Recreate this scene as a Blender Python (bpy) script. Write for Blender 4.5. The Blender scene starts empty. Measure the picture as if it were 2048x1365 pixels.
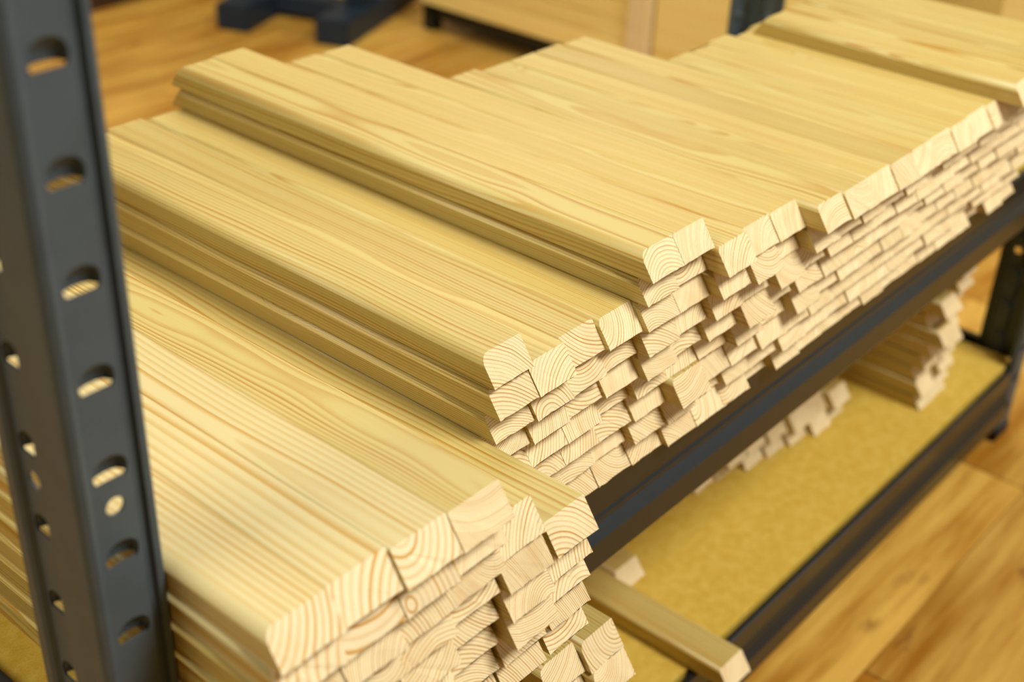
import bpy, bmesh, math, random
from mathutils import Matrix, Vector

random.seed(7)
sc = bpy.context.scene
COL = sc.collection

# ------------------------------------------------------------------ camera
cam_d = bpy.data.cameras.new('camera')
cam = bpy.data.objects.new('camera', cam_d)
COL.objects.link(cam)
RIGHT = Vector((0.65145954, -0.75785347, 0.03547639))
DOWN = Vector((-0.37283991, -0.36052117, -0.85499409))
FWD = Vector((0.66075023, 0.54376704, -0.51742297))
rot = Matrix((RIGHT, -DOWN, -FWD)).transposed().to_4x4()
cam.matrix_world = Matrix.Translation((-0.6371, -0.4368, 0.5820)) @ rot
cam_d.sensor_width = 36.0
cam_d.lens = 46.67
cam_d.clip_start = 0.02
cam_d.clip_end = 60
cam_d.dof.use_dof = True
cam_d.dof.focus_distance = 0.85
cam_d.dof.aperture_fstop = 5.0
cam_d.dof.aperture_blades = 0
sc.camera = cam

# ------------------------------------------------------------------ light
sc.view_settings.view_transform = 'Standard'
sc.view_settings.look = 'None'
sc.view_settings.gamma = 1.0
sc.view_settings.exposure = 0.0
sc.view_settings.use_curve_mapping = False

world = bpy.data.worlds.new('room_light')
sc.world = world
world.use_nodes = True
bg = world.node_tree.nodes['Background']
bg.inputs[0].default_value = (1.0, 0.76, 0.38, 1)
bg.inputs[1].default_value = 0.09


def area(name, loc, target, size, power, color, sizey=None):
    d = bpy.data.lights.new(name, 'AREA')
    d.energy = power
    d.color = color
    d.size = size
    if sizey:
        d.shape = 'RECTANGLE'
        d.size_y = sizey
    o = bpy.data.objects.new(name, d)
    COL.objects.link(o)
    o.location = loc
    o.rotation_euler = (Vector(target) - Vector(loc)).to_track_quat('-Z', 'Y').to_euler()
    return o


area('ceiling_lamp_front', (0.70, -1.50, 2.35), (0.2, 0.1, 0.0), 1.0, 90, (1.0, 0.96, 0.87), 0.8)
area('rack_fill_light', (0.4, 1.35, 2.3), (1.3, 1.2, -0.2), 1.0, 25, (1.0, 0.95, 0.82), 0.8)  # unseen fill, added to brighten the panels on the rear rack
area('sheen_light', (2.5, 1.9, 2.2), (0.6, 0.4, 0.0), 1.5, 16, (1.0, 0.97, 0.92), 1.0)  # unseen light added for a pale sheen on the board tops
area('left_fill_light', (-1.7, 0.6, 1.9), (-0.2, 0.2, 0.0), 1.0, 26, (1.0, 0.92, 0.72), 0.8)  # added fill from out of view, lifts the left sides of the boards
area('beam_highlight_light', (2.6, -2.7, 0.95), (0.2, 0.1, 0.0), 2.2, 15, (0.93, 0.97, 1.0), 1.5)  # unseen cool source added for the highlight band along the beams


# ------------------------------------------------------------------ node helpers
class NT:
    def __init__(self, name):
        self.m = bpy.data.materials.new(name)
        self.m.use_nodes = True
        self.t = self.m.node_tree
        self.b = self.t.nodes['Principled BSDF']

    def n(self, typ, **kw):
        nd = self.t.nodes.new(typ)
        for k, v in kw.items():
            setattr(nd, k, v)
        return nd

    def set(self, sock, v):
        if isinstance(v, bpy.types.NodeSocket):
            self.t.links.new(v, sock)
        elif v is not None:
            sock.default_value = v

    def math(self, op, a, b=None, c=None, clamp=False):
        nd = self.n('ShaderNodeMath', operation=op, use_clamp=clamp)
        for i, v in enumerate((a, b, c)):
            self.set(nd.inputs[i], v)
        return nd.outputs[0]

    def vmath(self, op, a, b=None):
        nd = self.n('ShaderNodeVectorMath', operation=op)
        self.set(nd.inputs[0], a)
        self.set(nd.inputs[1], b)
        return nd.outputs[0]

    def noise(self, vec, scale, detail=2.0, rough=0.5):
        nd = self.n('ShaderNodeTexNoise')
        self.set(nd.inputs['Vector'], vec)
        nd.inputs['Scale'].default_value = scale
        nd.inputs['Detail'].default_value = detail
        nd.inputs['Roughness'].default_value = rough
        return nd.outputs['Fac']

    def smooth(self, v, lo, hi, a=0.0, b=1.0):
        nd = self.n('ShaderNodeMapRange', interpolation_type='SMOOTHSTEP')
        self.set(nd.inputs['Value'], v)
        nd.inputs['From Min'].default_value = lo
        nd.inputs['From Max'].default_value = hi
        nd.inputs['To Min'].default_value = a
        nd.inputs['To Max'].default_value = b
        return nd.outputs['Result']

    def mix(self, f, a, b, blend='MIX'):
        nd = self.n('ShaderNodeMix', data_type='RGBA', blend_type=blend)
        self.set(nd.inputs['Factor'], f)
        self.set(nd.inputs['A'], a)
        self.set(nd.inputs['B'], b)
        return nd.outputs['Result']

    def comb(self, x, y, z):
        nd = self.n('ShaderNodeCombineXYZ')
        for i, v in enumerate((x, y, z)):
            self.set(nd.inputs[i], v)
        return nd.outputs[0]

    def sep(self, v):
        nd = self.n('ShaderNodeSeparateXYZ')
        self.set(nd.inputs[0], v)
        return nd.outputs

    def bump(self, h, strength=0.2, dist=0.001):
        nd = self.n('ShaderNodeBump')
        nd.inputs['Strength'].default_value = strength
        nd.inputs['Distance'].default_value = dist
        self.set(nd.inputs['Height'], h)
        self.t.links.new(nd.outputs[0], self.b.inputs['Normal'])

    def col(self, c):
        self.set(self.b.inputs['Base Color'], c)


def srgb(r, g, b):
    f = lambda c: (c / 255) / 12.92 if c / 255 <= 0.04045 else ((c / 255 + 0.055) / 1.055) ** 2.4
    return (f(r), f(g), f(b), 1)


def rand_stream(t, seed):
    oi = t.n('ShaderNodeObjectInfo')
    a = t.math('MULTIPLY', oi.outputs['Random'], 37.13 + seed * 13.7)
    return t.math('FRACT', t.math('ADD', a, seed * 0.371))


def pine(name, pale, late, end=False, spacing=0.0017, contrast=1.0, rough=0.5):
    """Solid softwood: growth rings round a pith that lies at another place in every board."""
    t = NT(name)
    tc = t.n('ShaderNodeTexCoord').outputs['Object']
    r1, r2, r3, r4 = [rand_stream(t, s) for s in (1, 2, 3, 4)]
    x, y, z = t.sep(tc)
    off = t.comb(t.math('MULTIPLY', r1, 9.0), t.math('MULTIPLY', r2, 9.0), t.math('MULTIPLY', r3, 9.0))
    p = t.vmath('ADD', tc, off)
    # slow wander of the grain along the board
    stretched = t.vmath('MULTIPLY', p, (9.0, 2.8, 9.0))
    w1 = t.noise(stretched, 1.0, 2.0)
    stretched2 = t.vmath('MULTIPLY', p, (45.0, 7.0, 45.0))
    w2 = t.noise(stretched2, 1.0, 1.5)
    side = t.math('MULTIPLY_ADD', t.math('GREATER_THAN', r1, 0.45), 3.1416, 1.5708)
    ang = t.math('MULTIPLY_ADD', t.math('SUBTRACT', r3, 0.5), 2.6, side)
    rad = t.math('MULTIPLY_ADD', r2, 0.055, 0.014)
    cx = t.math('ADD', t.math('MULTIPLY', t.math('COSINE', ang), rad), 0.019)
    cz = t.math('ADD', t.math('MULTIPLY', t.math('SINE', ang), rad), 0.0096)
    tilt = t.math('MULTIPLY', t.math('SUBTRACT', r3, 0.5), 0.045)
    tilt2 = t.math('MULTIPLY', t.math('SUBTRACT', r4, 0.5), 0.03)
    dx = t.math('SUBTRACT', x, t.math('MULTIPLY_ADD', y, tilt2, cx))
    dz = t.math('SUBTRACT', z, t.math('MULTIPLY_ADD', y, tilt, cz))
    d = t.math('SQRT', t.math('ADD', t.math('MULTIPLY', dx, dx), t.math('MULTIPLY', dz, dz)))
    d = t.math('ADD', d, t.math('MULTIPLY', t.math('SUBTRACT', w1, 0.5), 0.014))
    d = t.math('ADD', d, t.math('MULTIPLY', t.math('SUBTRACT', w2, 0.5), 0.0022))
    # now and then a knot swells the rings
    vo = t.n('ShaderNodeTexVoronoi', feature='F1')
    t.set(vo.inputs['Vector'], t.vmath('MULTIPLY', p, (26.0, 6.5, 12.0)))
    vo.inputs['Scale'].default_value = 1.0
    gate = t.math('GREATER_THAN', t.sep(vo.outputs['Color'])[0], 0.90)
    kn = t.math('MULTIPLY', t.smooth(vo.outputs['Distance'], 0.0, 0.42, 1.0, 0.0), gate)
    d = t.math('ADD', d, t.math('MULTIPLY', t.math('MULTIPLY', kn, kn), 0.0 if end else 0.011))
    sp = t.math('MULTIPLY_ADD', r4, 0.0016, spacing - 0.0006)
    ring = t.math('DIVIDE', d, sp)
    f = t.math('FRACT', ring)
    l = t.math('MULTIPLY', t.smooth(f, 0.42 if end else 0.28, 0.88), t.smooth(f, 0.91, 1.0, 1.0, 0.0))
    # each ring has its own strength
    rn = t.noise(t.comb(t.math('FLOOR', ring), t.math('MULTIPLY', r1, 50.0), 0.0), 1.7, 0.0)
    l = t.math('MULTIPLY', l, t.smooth(rn, 0.3, 0.72, 0.35 * contrast, 1.0 * contrast))
    fibre = t.noise(t.vmath('MULTIPLY', p, (1400.0, 18.0, 1400.0) if not end else (900.0, 900.0, 900.0)), 1.0, 2.0)
    l = t.math('ADD', l, t.math('MULTIPLY', t.math('SUBTRACT', fibre, 0.5), 0.30), clamp=True)
    c = t.mix(l, pale, late)
    # board to board tone and broad resin-coloured streaks
    tone = t.smooth(t.noise(t.vmath('MULTIPLY', p, (28.0, 1.6, 28.0)), 1.0, 2.0), 0.52, 0.78)
    c = t.mix(t.math('MULTIPLY', tone, 0.22), c, late)
    br = t.math('MULTIPLY_ADD', r3, 0.14, 0.90)
    c = t.mix(1.0, c, t.comb(br, t.math('POWER', br, 1.15), t.math('POWER', br, 1.5)), 'MULTIPLY')
    t.col(c)
    t.b.inputs['Roughness'].default_value = rough
    t.b.inputs['Specular IOR Level'].default_value = 0.5
    if end:
        saw = t.noise(t.vmath('MULTIPLY', p, (1500.0, 300.0, 300.0)), 1.0, 2.0)
        t.bump(saw, 0.25, 0.0006)
    else:
        t.bump(fibre, 0.10, 0.0004)
    return t.m


PLANED = pine('planed_pine', srgb(197, 179, 110), srgb(168, 119, 8), contrast=0.92, rough=0.42)
PLANED_WIDE = pine('planed_pine_wide', srgb(203, 188, 136), srgb(178, 134, 34), contrast=0.85, rough=0.42, spacing=0.0044)
SAWN = pine('sawn_pine_end', srgb(244, 228, 184), srgb(190, 130, 22), end=True, spacing=0.0017, rough=0.75)
SAWN_WIDE = pine('sawn_pine_end_wide', srgb(245, 228, 186), srgb(202, 148, 48), end=True, rough=0.75, spacing=0.0044)


def paint(name, c, rough=0.32, grime=0.04, spec=0.28):
    t = NT(name)
    tc = t.n('ShaderNodeTexCoord').outputs['Object']
    n = t.noise(tc, 55.0, 4.0)
    dark = tuple(v * 0.9 for v in c[:3]) + (1,)
    t.col(t.mix(t.smooth(n, 0.4, 0.7), c, dark))
    r = t.noise(tc, 220.0, 2.0)
    t.set(t.b.inputs['Roughness'], t.math('MULTIPLY_ADD', r, grime, rough - grime / 2))
    t.b.inputs['Specular IOR Level'].default_value = spec
    t.bump(t.noise(tc, 1800.0, 1.0), 0.06, 0.0004)
    return t.m


STEEL = paint('black_graphite_paint', (0.013, 0.017, 0.017, 1), 0.26, spec=0.34)
STEEL_LIT = paint('graphite_paint_lit', (0.072, 0.096, 0.116, 1), 0.42)  # same paint as the beams, cool light on the posts put into its colour
FOOTMAT = paint('black_plastic', (0.012, 0.012, 0.013, 1), 0.5)
NAVY = paint('navy_paint', (0.016, 0.030, 0.050, 1), 0.5)


def mdf():
    t = NT('raw_fibreboard')
    tc = t.n('ShaderNodeTexCoord').outputs['Object']
    a = t.noise(tc, 90.0, 4.0, 0.65)
    b = t.noise(tc, 700.0, 3.0)
    f = t.math('ADD', t.math('MULTIPLY', a, 0.6), t.math('MULTIPLY', b, 0.4))
    t.col(t.mix(t.smooth(f, 0.35, 0.65), srgb(198, 163, 56), srgb(214, 184, 86)))
    t.b.inputs['Roughness'].default_value = 0.7
    t.b.inputs['Specular IOR Level'].default_value = 0.25
    t.bump(b, 0.08, 0.0004)
    return t.m


MDF = mdf()


def laminate():
    t = NT('oak_laminate')
    tc = t.n('ShaderNodeTexCoord').outputs['Object']
    r1, r2 = rand_stream(t, 1), rand_stream(t, 2)
    p = t.vmath('ADD', tc, t.comb(t.math('MULTIPLY', r1, 20.0), t.math('MULTIPLY', r2, 20.0), 0.0))
    g = t.noise(t.vmath('MULTIPLY', p, (5.0, 60.0, 1.0)), 1.0, 4.0, 0.6)
    cath = t.noise(t.vmath('MULTIPLY', p, (2.2, 14.0, 1.0)), 1.0, 3.0)
    blot = t.noise(t.vmath('MULTIPLY', p, (9.0, 22.0, 1.0)), 1.0, 3.0, 0.6)
    f = t.math('ADD', t.math('MULTIPLY', g, 0.45), t.math('MULTIPLY', cath, 0.55))
    c = t.mix(t.smooth(f, 0.32, 0.66), srgb(164, 106, 18), srgb(222, 178, 84))
    c = t.mix(t.smooth(blot, 0.60, 0.80, 0.0, 0.75), c, srgb(112, 58, 16))
    br = t.math('MULTIPLY_ADD', r2, 0.25, 0.85)
    c = t.mix(1.0, c, t.comb(br, br, br), 'MULTIPLY')
    t.col(c)
    t.b.inputs['Roughness'].default_value = 0.45
    t.b.inputs['Specular IOR Level'].default_value = 0.35
    t.bump(g, 0.06, 0.0006)
    return t.m


OAK = laminate()


def plain(name, c, rough=0.7, var=0.12, scale=18.0):
    t = NT(name)
    tc = t.n('ShaderNodeTexCoord').outputs['Object']
    n = t.noise(tc, scale, 3.0)
    dk = tuple(v * (1 - var) for v in c[:3]) + (1,)
    t.col(t.mix(n, c, dk))
    t.b.inputs['Roughness'].default_value = rough
    return t.m


WALL = plain('warm_wall_paint', srgb(222, 205, 168))
SKIRT = plain('dark_skirting', srgb(60, 34, 18), 0.5)
JOINT = plain('dark_joint', srgb(70, 40, 16), 0.8)


def glued(name, pale, late):
    return pine(name, pale, late, spacing=0.0045, contrast=0.6, rough=0.45)


PANEL = glued('glued_pine_panel', srgb(246, 226, 150), srgb(220, 178, 78))


# ------------------------------------------------------------------ object helpers
def link(name, me, parent=None, mats=(), loc=(0, 0, 0), rotz=0.0):
    for m in mats:
        if m.name not in [q.name for q in me.materials if q]:
            me.materials.append(m)
    o = bpy.data.objects.new(name, me)
    COL.objects.link(o)
    o.location = loc
    o.rotation_euler = (0, 0, rotz)
    if parent:
        o.parent = parent
    return o


def thing(name, label, cat, loc=(0, 0, 0), rotz=0.0, group=None):
    o = bpy.data.objects.new(name, None)
    o.empty_display_size = 0.05
    COL.objects.link(o)
    o.location = loc
    o.rotation_euler = (0, 0, rotz)
    tag(o, label, cat, group)
    return o


def tag(o, label, cat, group=None):
    o['label'] = label
    o['category'] = cat
    if group:
        o['group'] = group
    return o


def struct(o):
    o['kind'] = 'structure'
    return o


def bm_mesh(bm, name, smooth=False, recalc=True):
    if recalc:
        bmesh.ops.recalc_face_normals(bm, faces=bm.faces)
    me = bpy.data.meshes.new(name)
    bm.to_mesh(me)
    bm.free()
    if smooth:
        for p in me.polygons:
            p.use_smooth = True
    return me


def add_box(bm, x0, x1, y0, y1, z0, z1, bevel=0.0):
    vs = [bm.verts.new((x, y, z)) for z in (z0, z1) for y in (y0, y1) for x in (x0, x1)]
    idx = ((0, 1, 3, 2), (4, 6, 7, 5), (0, 4, 5, 1), (2, 3, 7, 6), (0, 2, 6, 4), (1, 5, 7, 3))
    fs = [bm.faces.new([vs[i] for i in q]) for q in idx]
    if bevel:
        es = list({e for f in fs for e in f.edges})
        bmesh.ops.bevel(bm, geom=es, offset=bevel, segments=2, affect='EDGES')


def box_mesh(name, dims, bevel=0.0):
    bm = bmesh.new()
    add_box(bm, *dims, bevel=bevel)
    return bm_mesh(bm, name)


def strip_mesh(name, prof, axis, a, b, thick=0.0016):
    """Folded sheet: an open profile swept along one axis and given thickness."""
    bm = bmesh.new()
    rows = []
    for t in (a, b):
        if axis == 'x':
            rows.append([bm.verts.new((t, p[0], p[1])) for p in prof])
        elif axis == 'y':
            rows.append([bm.verts.new((p[0], t, p[1])) for p in prof])
        else:
            rows.append([bm.verts.new((p[0], p[1], t)) for p in prof])
    fs = []
    for i in range(len(prof) - 1):
        fs.append(bm.faces.new((rows[0][i], rows[0][i + 1], rows[1][i + 1], rows[1][i])))
    return bm, fs


# ------------------------------------------------------------------ the setting: floor, walls
FZ = -0.446
base = struct(link('floor', box_mesh('floor', (-2.2, 3.6, -2.2, 2.52, FZ - 0.03, FZ - 0.004)), mats=[JOINT]))
PW, PL = 0.192, 1.285
plank_me = box_mesh('plank', (0.0006, PL - 0.0006, 0.0005, PW - 0.0005, -0.010, 0.0), 0.0007)
plank_me.materials.append(OAK)
row = 0
yy = -0.0755 - PW * 11
while yy < 2.32:
    shift = ((row - 11) * 0.437 + 0.0) % PL
    xx = 0.857 - PL * 4 + (shift if row != 11 else 0.0)
    while xx < 3.6:
        if xx + PL > -2.2:
            link('plank', plank_me, base, loc=(xx, yy, FZ))
        xx += PL
    yy += PW
    row += 1

struct(link('wall_back', box_mesh('wall_back', (-2.2, 3.6, 2.42, 2.52, FZ - 0.03, 2.6)), mats=[WALL]))
struct(link('wall_right', box_mesh('wall_right', (3.6, 3.7, -2.2, 2.52, FZ - 0.03, 2.6)), mats=[WALL]))
struct(link('baseboard_back', box_mesh('baseboard_back', (-2.2, 3.6, 2.40, 2.42, FZ, FZ + 0.14), 0.003), mats=[SKIRT]))


# ------------------------------------------------------------------ the shelving rack
rack = thing('shelving_rack', 'graphite steel shelving rack with slotted posts holding the pine boards', 'shelf', (0, 0, FZ))


def rpart(name, me, mats, parent=rack, label=None):
    o = link(name, me, parent, mats)
    o.location = (0, 0, 0) if parent is not rack else (0, 0, -FZ)
    if label:
        o['label'] = label
    return o


def slotted_strip(bm, p0, p1, z0, z1, slots, rounds, inward):
    """A flat strip between plan points p0 and p1 with pressed half-moon slots and round holes."""
    d = Vector((p1[0] - p0[0], p1[1] - p0[1], 0))
    w = d.length
    d.normalize()
    inv = Vector((inward[0], inward[1], 0))
    P = lambda u, z, dep=0.0: Vector((p0[0], p0[1], 0)) + d * u + Vector((0, 0, z)) + inv * dep
    cells = sorted([(s, 's') for s in slots] + [(s, 'r') for s in rounds])
    zc = z0
    for s, kind in cells:
        h = 0.0095 if kind == 's' else 0.0062
        lo, hi = s - h, s + h
        if lo > zc + 1e-5:
            bm.faces.new([bm.verts.new(P(u, z)) for u, z in ((0, zc), (w, zc), (w, lo), (0, lo))])
        N = 24
        inner, outer, pts = [], [], []
        for i in range(N):
            a = 2 * math.pi * (i + 0.5) / N
            ca, sa = math.cos(a), math.sin(a)
            if kind == 's':
                # half-moon: flat-ish foot, arched head
                u = w * 0.5 + w * 0.40 * ca
                zz = s + (0.0072 * sa if sa > 0 else 0.0058 * max(-1, sa * 1.8))
            else:
                u = w * 0.5 + 0.0048 * ca
                zz = s + 0.0048 * sa
            pts.append((u, zz))
            inner.append(bm.verts.new(P(u, zz)))
            k = max(abs(ca), abs(sa))
            outer.append(bm.verts.new(P(w * 0.5 + w * 0.5 * ca / k, s + h * sa / k)))
        for i in range(N):
            j = (i + 1) % N
            bm.faces.new((outer[i], outer[j], inner[j], inner[i]))
        # square the corners of the cell
        for cu, cz in ((0, lo), (w, lo), (w, hi), (0, hi)):
            c = P(cu, cz)
            best = sorted(range(N), key=lambda i: (outer[i].co - c).length)[:2]
            bm.faces.new((bm.verts.new(c), outer[best[0]], outer[best[1]]))
        if kind == 's':
            # hood pressed inwards, open at its foot
            hood = []
            for lev in range(4):
                f = lev / 3.0
                dep = 0.0008 + 0.0040 * math.sin(f * math.pi / 2)
                rowv = []
                for m in range(7):
                    g = m / 6.0
                    u = w * 0.5 + w * 0.425 * (2 * g - 1)
                    top = 0.0078 * math.sqrt(max(0.0, 1 - ((2 * g - 1) * 0.99) ** 2))
                    zz = s + top * (1 - f) + (-0.0047 + 0.0010 * (1 - (2 * g - 1) ** 2)) * f
                    edge = 1 - abs(2 * g - 1) ** 5
                    rowv.append(bm.verts.new(P(u, zz, dep * edge + 0.0004)))
                hood.append(rowv)
            for lev in range(3):
                for m in range(6):
                    bm.faces.new((hood[lev][m], hood[lev][m + 1], hood[lev + 1][m + 1], hood[lev + 1][m]))
        zc = hi
    if zc < z1:
        bm.faces.new([bm.verts.new(P(u, z)) for u, z in ((0, zc), (w, zc), (w, z1), (0, z1))])


PZ0, PZ1 = FZ + 0.004, 0.72
PITCH = 0.0478


def make_post(mx, my, ox, oy, label=None):
    """Angle post; built for the front-left corner, mirrored with mx / my."""
    q = lambda p: (ox + mx * p[0], oy + my * p[1])
    slots = [0.412 - PITCH * i for i in range(-6, 18)]
    rounds = [0.2005, 0.2005 - PITCH * 8, 0.2005 + PITCH * 8]
    bm = bmesh.new()
    # front flange: face with slots, groove, outer edge, return lip
    slotted_strip(bm, q((0.006, 0)), q((0.0285, 0)), PZ0, PZ1, slots, rounds, (0, my))
    # side flange: slots run in a shallow channel
    slotted_strip(bm, q((0.0038, 0.0335)), q((0.0038, 0.051)), PZ0, PZ1, slots, rounds, (mx, 0))

    def sheet(prof):
        a = [bm.verts.new((*q(p), PZ0)) for p in prof]
        b = [bm.verts.new((*q(p), PZ1)) for p in prof]
        for i in range(len(prof) - 1):
            bm.faces.new((a[i], a[i + 1], b[i + 1], b[i]))
    sheet([(0.0285, 0), (0.0298, 0.0028), (0.0332, 0.0028), (0.0345, 0.0), (0.0368, -0.0004), (0.0380, 0.0008), (0.0380, 0.0065)])
    sheet([(0.006, 0), (0.0035, -0.0006), (0.0012, 0.0006), (0.0, 0.003), (0.0, 0.0295), (0.0012, 0.0315), (0.0038, 0.0335)])
    sheet([(0.0038, 0.051), (0.0012, 0.053), (0.0, 0.055), (0.0, 0.0610), (0.0012, 0.0625), (0.006, 0.0625)])
    bmesh.ops.remove_doubles(bm, verts=bm.verts, dist=0.00002)
    bm.normal_update()
    for f in bm.faces:
        c = f.calc_center_median()
        if f.normal.dot(c - Vector((ox + mx * 0.030, oy + my * 0.040, c.z))) < 0:
            f.normal_flip()
    me = bm_mesh(bm, 'post', recalc=False)
    o = rpart('post', me, [STEEL_LIT], label=label)
    md = o.modifiers.new('sheet', 'SOLIDIFY')
    md.thickness = 0.0014
    md.offset = 0.0
    f = link('foot_cap', box_mesh('foot_cap', (ox + min(-0.003 * mx, 0.042 * mx), ox + max(-0.003 * mx, 0.042 * mx),
                                               oy + min(-0.003 * my, 0.066 * my), oy + max(-0.003 * my, 0.066 * my), FZ, FZ + 0.018), 0.0025), o, [FOOTMAT])
    return o


XL, XR, YB = -0.402, 0.970, 0.492
make_post(1, 1, XL, 0.0)
make_post(-1, 1, XR, 0.0)
make_post(1, -1, XL, YB)
make_post(-1, -1, XR, YB)


def front_beam(z, name='front_beam', yoff=0.0, my=1):
    prof = [(0.026, 0.0 - 0.019), (0.026, -0.0175), (0.0045, -0.0175), (0.0045, -0.0016), (0.0012, -0.0012), (0.0, -0.0026), (0.0, -0.0270),
            (0.0016, -0.0290), (0.0016, -0.0315), (0.0, -0.0345), (0.0, -0.0385), (-0.0062, -0.0490), (-0.0062, -0.0735), (-0.0045, -0.0770),
            (0.0, -0.0780), (0.012, -0.0780), (0.012, -0.0720)]
    bm, _ = strip_mesh('b', [(yoff + my * p[0], z + p[1]) for p in prof], 'x', -0.3615, 0.9295)
    me = bm_mesh(bm, name)
    o = rpart(name, me, [STEEL])
    md = o.modifiers.new('sheet', 'SOLIDIFY')
    md.thickness = 0.0014
    md.offset = 0.0
    for x0 in (-0.3935, 0.9295):
        link('end_plate', box_mesh('end_plate', (x0, x0 + 0.032, yoff + my * 0.009 - 0.001, yoff + my * 0.009 + 0.001, z - 0.074, z - 0.004), 0.0004), o, [STEEL])
    return o


def side_beam(z, x, mx):
    prof = [(0.0, 0.010), (0.0, -0.026), (-0.003, -0.032), (-0.003, -0.040), (0.0, -0.046), (0.0, -0.066), (0.010, -0.066)]
    bm, _ = strip_mesh('b', [(x + mx * p[0], z + p[1]) for p in [(0.008, 0.010)] + prof], 'y', 0.064, YB - 0.064)
    o = rpart('side_beam', bm_mesh(bm, 'side_beam'), [STEEL])
    md = o.modifiers.new('sheet', 'SOLIDIFY')
    md.thickness = 0.0014
    md.offset = 0.0


ZS = (0.0, -0.33)
for z in ZS:
    front_beam(z)
    front_beam(z, 'back_beam', YB, -1)
    side_beam(z, XL + 0.001, 1)
    side_beam(z, XR - 0.001, -1)
    rpart('shelf_panel', box_mesh('shelf_panel', (XL + 0.0125, XR - 0.0125, 0.0062 + 0.004, YB - 0.0102, z - 0.0165, z - 0.0002), 0.0006), [MDF],
          label='raw yellow fibreboard shelf panel')

# ------------------------------------------------------------------ pine boards
W, T, S = 0.0376, 0.0192, 0.0135
TH = T - 0.00012
_board_cache = {}


def board_mesh(length, var, W=0.0377, r=None, wide=False):
    key = (round(length, 3), var, W, r, wide)
    if key in _board_cache:
        return _board_cache[key]
    rg = random.Random(int(length * 1e4) + var * 977)
    r = r or (0.0034, 0.0044, 0.0030, 0.0038, 0.0050)[var % 5]
    # plan of the end seen from the front: rounded upper left arris, sharp elsewhere
    arc = [(r - r * math.sin(a), TH - r + r * math.cos(a)) for a in [i * math.pi / 12 for i in range(7)]]
    prof = [(0.0, 0.0)]
    nj = 16
    bot = [(W * i / nj, 0.0) for i in range(1, nj)]
    prof += bot + [(W, 0.0), (W, TH - 0.0005), (W - 0.0005, TH)] + arc
    bm = bmesh.new()
    f0, f1 = [], []
    for i, (x, z) in enumerate(prof):
        jag = rg.uniform(-0.0009, 0.0001) * (1 if rg.random() < 0.6 else 0.2) if 0 < i < nj else 0.0
        jz = rg.uniform(0, 0.0004) if 0 < i < nj else 0
        f0.append(bm.verts.new((x, S * z / T - jag * 0.9, z + jz * 0)))
        f1.append(bm.verts.new((x, length - S * z / T, z)))
    n = len(prof)
    front = bm.faces.new(f0)
    back = bm.faces.new(f1[::-1])
    front.material_index = 1
    back.material_index = 1
    narc = len(arc)
    # long faces; the underside is a single face
    for i in range(n):
        j = (i + 1) % n
        if i < nj:
            continue
        fc = bm.faces.new((f0[i], f1[i], f1[j], f0[j]))
        if n - narc <= i < n - 1:
            fc.smooth = True
    bm.faces.new([f0[i] for i in range(nj, -1, -1)] + [f1[i] for i in range(0, nj + 1)])
    me = bm_mesh(bm, 'board')
    me.materials.append(PLANED_WIDE if wide else PLANED)
    me.materials.append(SAWN_WIDE if wide else SAWN)
    _board_cache[key] = me
    return me


_count = [0]


def board(x, y, z, length, label, group, rotz=0.0, w=0.0377, r=None, wide=False):
    _count[0] += 1
    me = board_mesh(length, _count[0] % 5, w, r, wide)
    o = bpy.data.objects.new('pine_board', me)
    COL.objects.link(o)
    o.location = (x, y, z + 0.0001)
    o.rotation_euler = (0, 0, rotz)
    tag(o, label, 'board', group)
    return o


ORD = ['first', 'second', 'third', 'fourth', 'fifth', 'sixth', 'seventh', 'eighth', 'ninth', 'tenth', 'eleventh', 'twelfth', 'thirteenth',
       'fourteenth', 'fifteenth', 'sixteenth', 'seventeenth', 'eighteenth', 'nineteenth', 'twentieth', 'twenty-first', 'twenty-second', 'twenty-third', 'twenty-fourth']

# --- long stack along the upper shelf: columns every 38 mm
X0, CP = -0.119, 0.038
NROW = {0: 8, 1: 7, 2: 7, 3: 7, 4: 9, 5: 9, 6: 8, 7: 8, 8: 8}
YFIX = {(0, 7): 0.003, (0, 6): -0.004, (0, 5): -0.001, (1, 6): -0.005, (2, 6): 0.001, (3, 6): -0.003, (4, 6): -0.008,
        (3, 3): 0.004, (4, 3): -0.004, (4, 8): -0.007, (5, 8): -0.007, (4, 7): -0.005, (5, 7): -0.003, (5, 6): -0.008, (5, 5): -0.008, (5, 4): -0.006, (5, 3): -0.004,
        (5, 2): -0.020, (5, 1): -0.009, (5, 0): -0.011, (4, 2): -0.004, (4, 1): -0.006, (4, 0): -0.005,
        (6, 7): -0.022, (6, 6): -0.020, (6, 5): -0.0165, (6, 4): -0.0125, (6, 3): -0.006, (6, 2): -0.012, (6, 1): -0.004,
        (7, 7): -0.018, (7, 6): -0.026, (7, 5): -0.015, (7, 4): -0.024, (8, 7): -0.019, (8, 6): -0.016, (8, 5): -0.026}
rg = random.Random(11)
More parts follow.
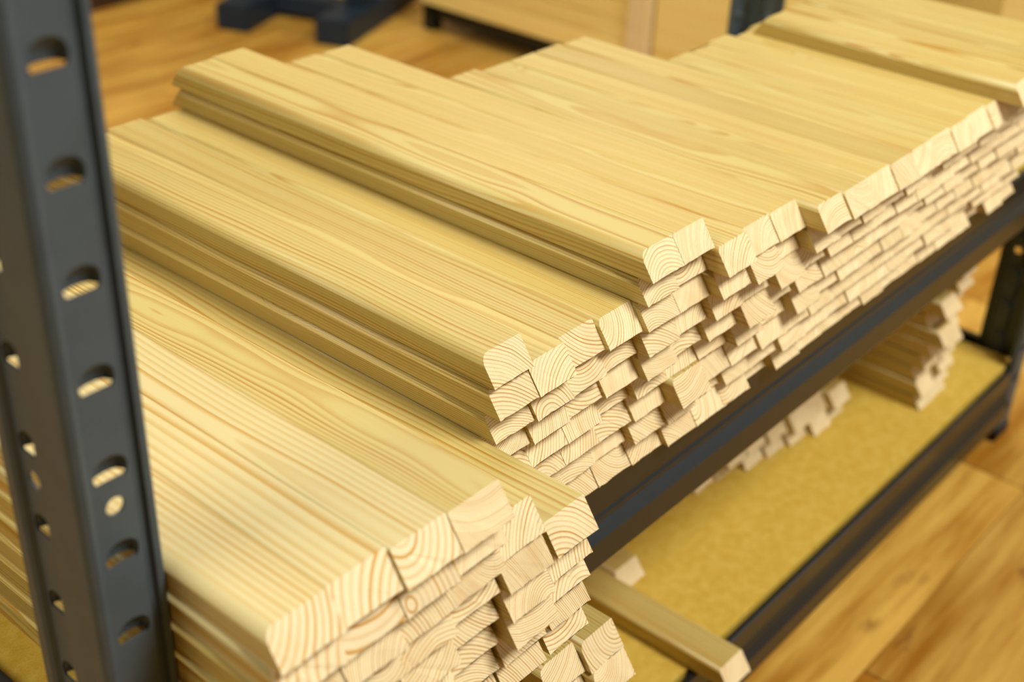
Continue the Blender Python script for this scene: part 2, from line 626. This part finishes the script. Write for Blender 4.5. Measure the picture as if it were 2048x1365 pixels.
for c in range(0, 22):
    nr = NROW.get(c, 8)
    for k in range(nr):
        if (c, k) in YFIX:
            y = YFIX[(c, k)]
        elif c <= 3:
            y = -0.002 + rg.gauss(0, 0.0022)
        elif c <= 8:
            y = -0.010 - 0.0012 * k + rg.gauss(0, 0.003)
        else:
            y = -0.011 - 0.0033 * k + rg.gauss(0, 0.0014)
            if k == 7:
                y = -0.041 + rg.gauss(0, 0.0008) + (0.003 if c == 9 else 0)
            elif rg.random() < 0.07:
                y += 0.007
        if c <= 8:
            L = 0.527 + rg.gauss(0, 0.002)
        elif c <= 13:
            L = 0.412 - 0.003 * (c - 9) + rg.gauss(0, 0.002)
        else:
            L = 0.300 + rg.gauss(0, 0.002)
        if c == 0 and k == 7:
            lab = 'round-edged pine board lying on the outermost left end of the long middle stack'
        elif k == 8:
            lab = ('left' if c == 4 else 'right') + ' board of the raised pair on top of the long middle stack'
        else:
            lab = 'pale pine board, %s column from the left, %s row up, long middle stack' % (ORD[c], ORD[k])
        dx = rg.uniform(-0.0001, 0.0002) if (c, k) != (0, 7) else 0.0020
        if c == 1 and k == 6:
            dx = 0.0002
        board(X0 + CP * c + dx, y, k * T, L, lab, 'boards in the long stack on the upper shelf',
              r=0.0068 if c == 0 or (c == 4 and k >= 7) else None)
for i in range(5):
    board(0.548 + 0.0381 * i, -0.052 + rg.gauss(0, 0.001), 8 * T, 0.29,
          'short pine board on top of the far right stack, %s from the left' % ORD[i], 'short boards on top of the far right stack', r=0.0068 if i == 0 else None)

# --- front left stack, pushed out over the beam
rg = random.Random(5)
PX = [-0.3625, -0.3225, -0.2825, -0.2425, -0.2005, -0.1585]
PN = [8, 8, 8, 8, 6, 5]
for c in range(6):
    for k in range(PN[c]):
        y = -0.084 + rg.gauss(0, 0.0018)
        if k == PN[c] - 1:
            y = (-0.084, -0.083, -0.086, -0.087, -0.0775, -0.0850)[c]
        elif c == 3 and k in (2, 3, 4):
            y = -0.0785
        elif c == 4 and k in (2, 3, 4):
            y = -0.088 + 0.003 * (k - 3)
        dx = 0 if k == PN[c] - 1 else rg.uniform(-0.0006, 0.0006)
        down = 8 - k
        lab = 'pale pine board, %s column from the left, layer %s from the shelf, front left stack' % (ORD[c], ORD[k])
        lab = 'pale pine board, %s column from the left, %s layer up, front left stack' % (ORD[c], ORD[k])
        board(PX[c] + (0.0 if c < 4 else dx), y, k * T, 0.527 + rg.gauss(0, 0.002), lab, 'boards in the front left stack',
              w=0.0399 if c < 4 else 0.0380, r=0.0066 if c == 0 else 0.0016, wide=(c < 3 and k > 5))

# --- stack on the lower shelf under the front left stack
ZL = -0.33
rg = random.Random(3)
for c, x in enumerate((-0.1101, -0.0716)):
    for k in range(13):
        y = -0.056 + rg.gauss(0, 0.003)
        if k == 12:
            y = (-0.051, -0.0565)[c]
        if c == 1 and k == 11:
            y = -0.069
        dx = rg.uniform(0, 0.0006)
        board(x + dx, y, ZL + k * T, 0.500,
              'pine board on lower shelf under the front left stack, %s column, %s layer down' % (('left', 'right')[c], ORD[12 - k]),
              'boards on the lower shelf under the front left stack', r=0.0060 if k > 9 else None)

# --- low pile behind the beam on the lower shelf
rg = random.Random(21)
for c in range(7):
    for k in range(2):
        if (c, k) in ((0, 1),):
            continue
        y = 0.152 - 0.0058 * c + rg.gauss(0, 0.004) - 0.004 * k
        if (c, k) in ((3, 0), (5, 0)):
            y -= 0.010
        if (c, k) == (6, 1):
            y = 0.112
        board(0.418 + 0.0388 * c + (0.003 if k else 0), y, ZL + k * T, 0.30,
              'pine board in the low two-layer pile on lower shelf, %s from left, %s layer' % (ORD[c], ('bottom', 'top')[k]),
              'boards in the low pile on the lower shelf')

# --- tall narrow stack at the right end of the lower shelf
for c in range(2):
    for k in range(12):
        x = (0.752, 0.7905)[c] + rg.uniform(0, 0.0008)
        y = 0.046 + rg.gauss(0, 0.0035) + (0.010 if (c == 0 and k in (2, 6, 8, 9)) else 0) - (0.012 if (c == 0 and k in (5, 7)) else 0)
        board(x, y, ZL + k * T, 0.40,
              'pine board in the tall stack at the right of lower shelf, %s column, %s up' % (('left', 'right')[c], ORD[k]),
              'boards in the tall stack on the lower shelf')
# --- two single sticks
board(0.189, -0.036, ZL, 0.36, 'single pine board jutting over the lower beam near the front left stack', None, 0.0)
board(0.231, 0.118, ZL, 0.30, 'short pine board set back in shadow beside the single jutting board', None)


# ------------------------------------------------------------------ things behind: navy stand
st = thing('trestle_stand', 'navy blue wooden stand with two sled feet on the floor behind', 'stand', (1.372, 1.85, FZ), math.radians(21.5))


def spart(name, dims, bev=0.004, parent=st, mat=NAVY):
    return link(name, box_mesh(name, dims, bev), parent, [mat])


for y0 in (-0.085, 0.175):
    spart('foot', (0.0, 0.42, y0, y0 + 0.085, 0.0, 0.062))
    spart('leg', (0.13, 0.22, y0 + 0.015, y0 + 0.07, 0.0625, 0.60))
spart('crossbar', (0.14, 0.20, 0.0002, 0.1748, 0.012, 0.055))
spart('stretcher', (0.15, 0.19, 0.0552 - 0.06 + 0.0602 - 0.07, 0.1898, 0.40, 0.45))
spart('top_board', (-0.02, 0.44, -0.12, 0.30, 0.6005, 0.635))

# ------------------------------------------------------------------ second rack behind on the right
rk = thing('panel_rack', 'low dark rack on the floor behind holding pale pine panels', 'shelf', (1.62, 0, FZ))


def kpart(name, dims, mat=STEEL, bev=0.002):
    return link(name, box_mesh(name, dims, bev), rk, [mat])


for y0 in (-0.45, 1.725):
    for x0 in (0.02, 0.50):
        kpart('post', (x0, x0 + 0.035, y0, y0 + 0.035, 0.0, 0.066))
kpart('front_beam', (0.030, 0.050, -0.41, 1.7245, 0.030, 0.066))
kpart('back_beam', (0.505, 0.525, -0.41, 1.7245, 0.030, 0.066))
kpart('shelf_panel', (0.010, 0.54, -0.45, 1.76, 0.0665, 0.0715), FOOTMAT)

bw = 0.046
for k in range(7):
    o = link('furniture_board', box_mesh('furniture_board', (0, 0.42, 0, 0.605, 0, bw - 0.0008), 0.0015), None, [PANEL],
             (1.622 + random.uniform(-0.002, 0.002), 1.142 + random.uniform(-0.003, 0.003), FZ + 0.072 + k * bw))
    tag(o, 'wide glued pine board in the flat stack on the rack behind, %s layer up' % ORD[k], 'board', 'flat pine boards on the rack behind')


def upright(x, y0, y1, thick, h, label, mat=PANEL):
    bm = bmesh.new()
    add_box(bm, 0, thick, 0, y1 - y0, 0, h, 0.0015)
    o = link('upright_board', bm_mesh(bm, 'upright_board'), None, [mat], (x, y0, FZ + 0.0716))
    tag(o, label, 'board', 'upright pine panels on the rack behind')
    return o


upright(1.612, 1.092, 1.138, 0.40, 0.62, 'narrow pale pine panel standing edge-on beside the flat board stack', SAWN)
upright(1.640, 0.815, 1.088, 0.03, 0.55, 'upright pine panel just left of the dark rear post')
upright(1.632, 0.600, 0.812, 0.03, 0.60, 'upright pine panel just right of the dark rear post')
upright(1.760, 0.300, 0.640, 0.03, 0.60, 'shaded recessed pine panel between two pale upright panels')
upright(1.632, 0.020, 0.372, 0.03, 0.60, 'upright pale pine panel at the far right edge behind')
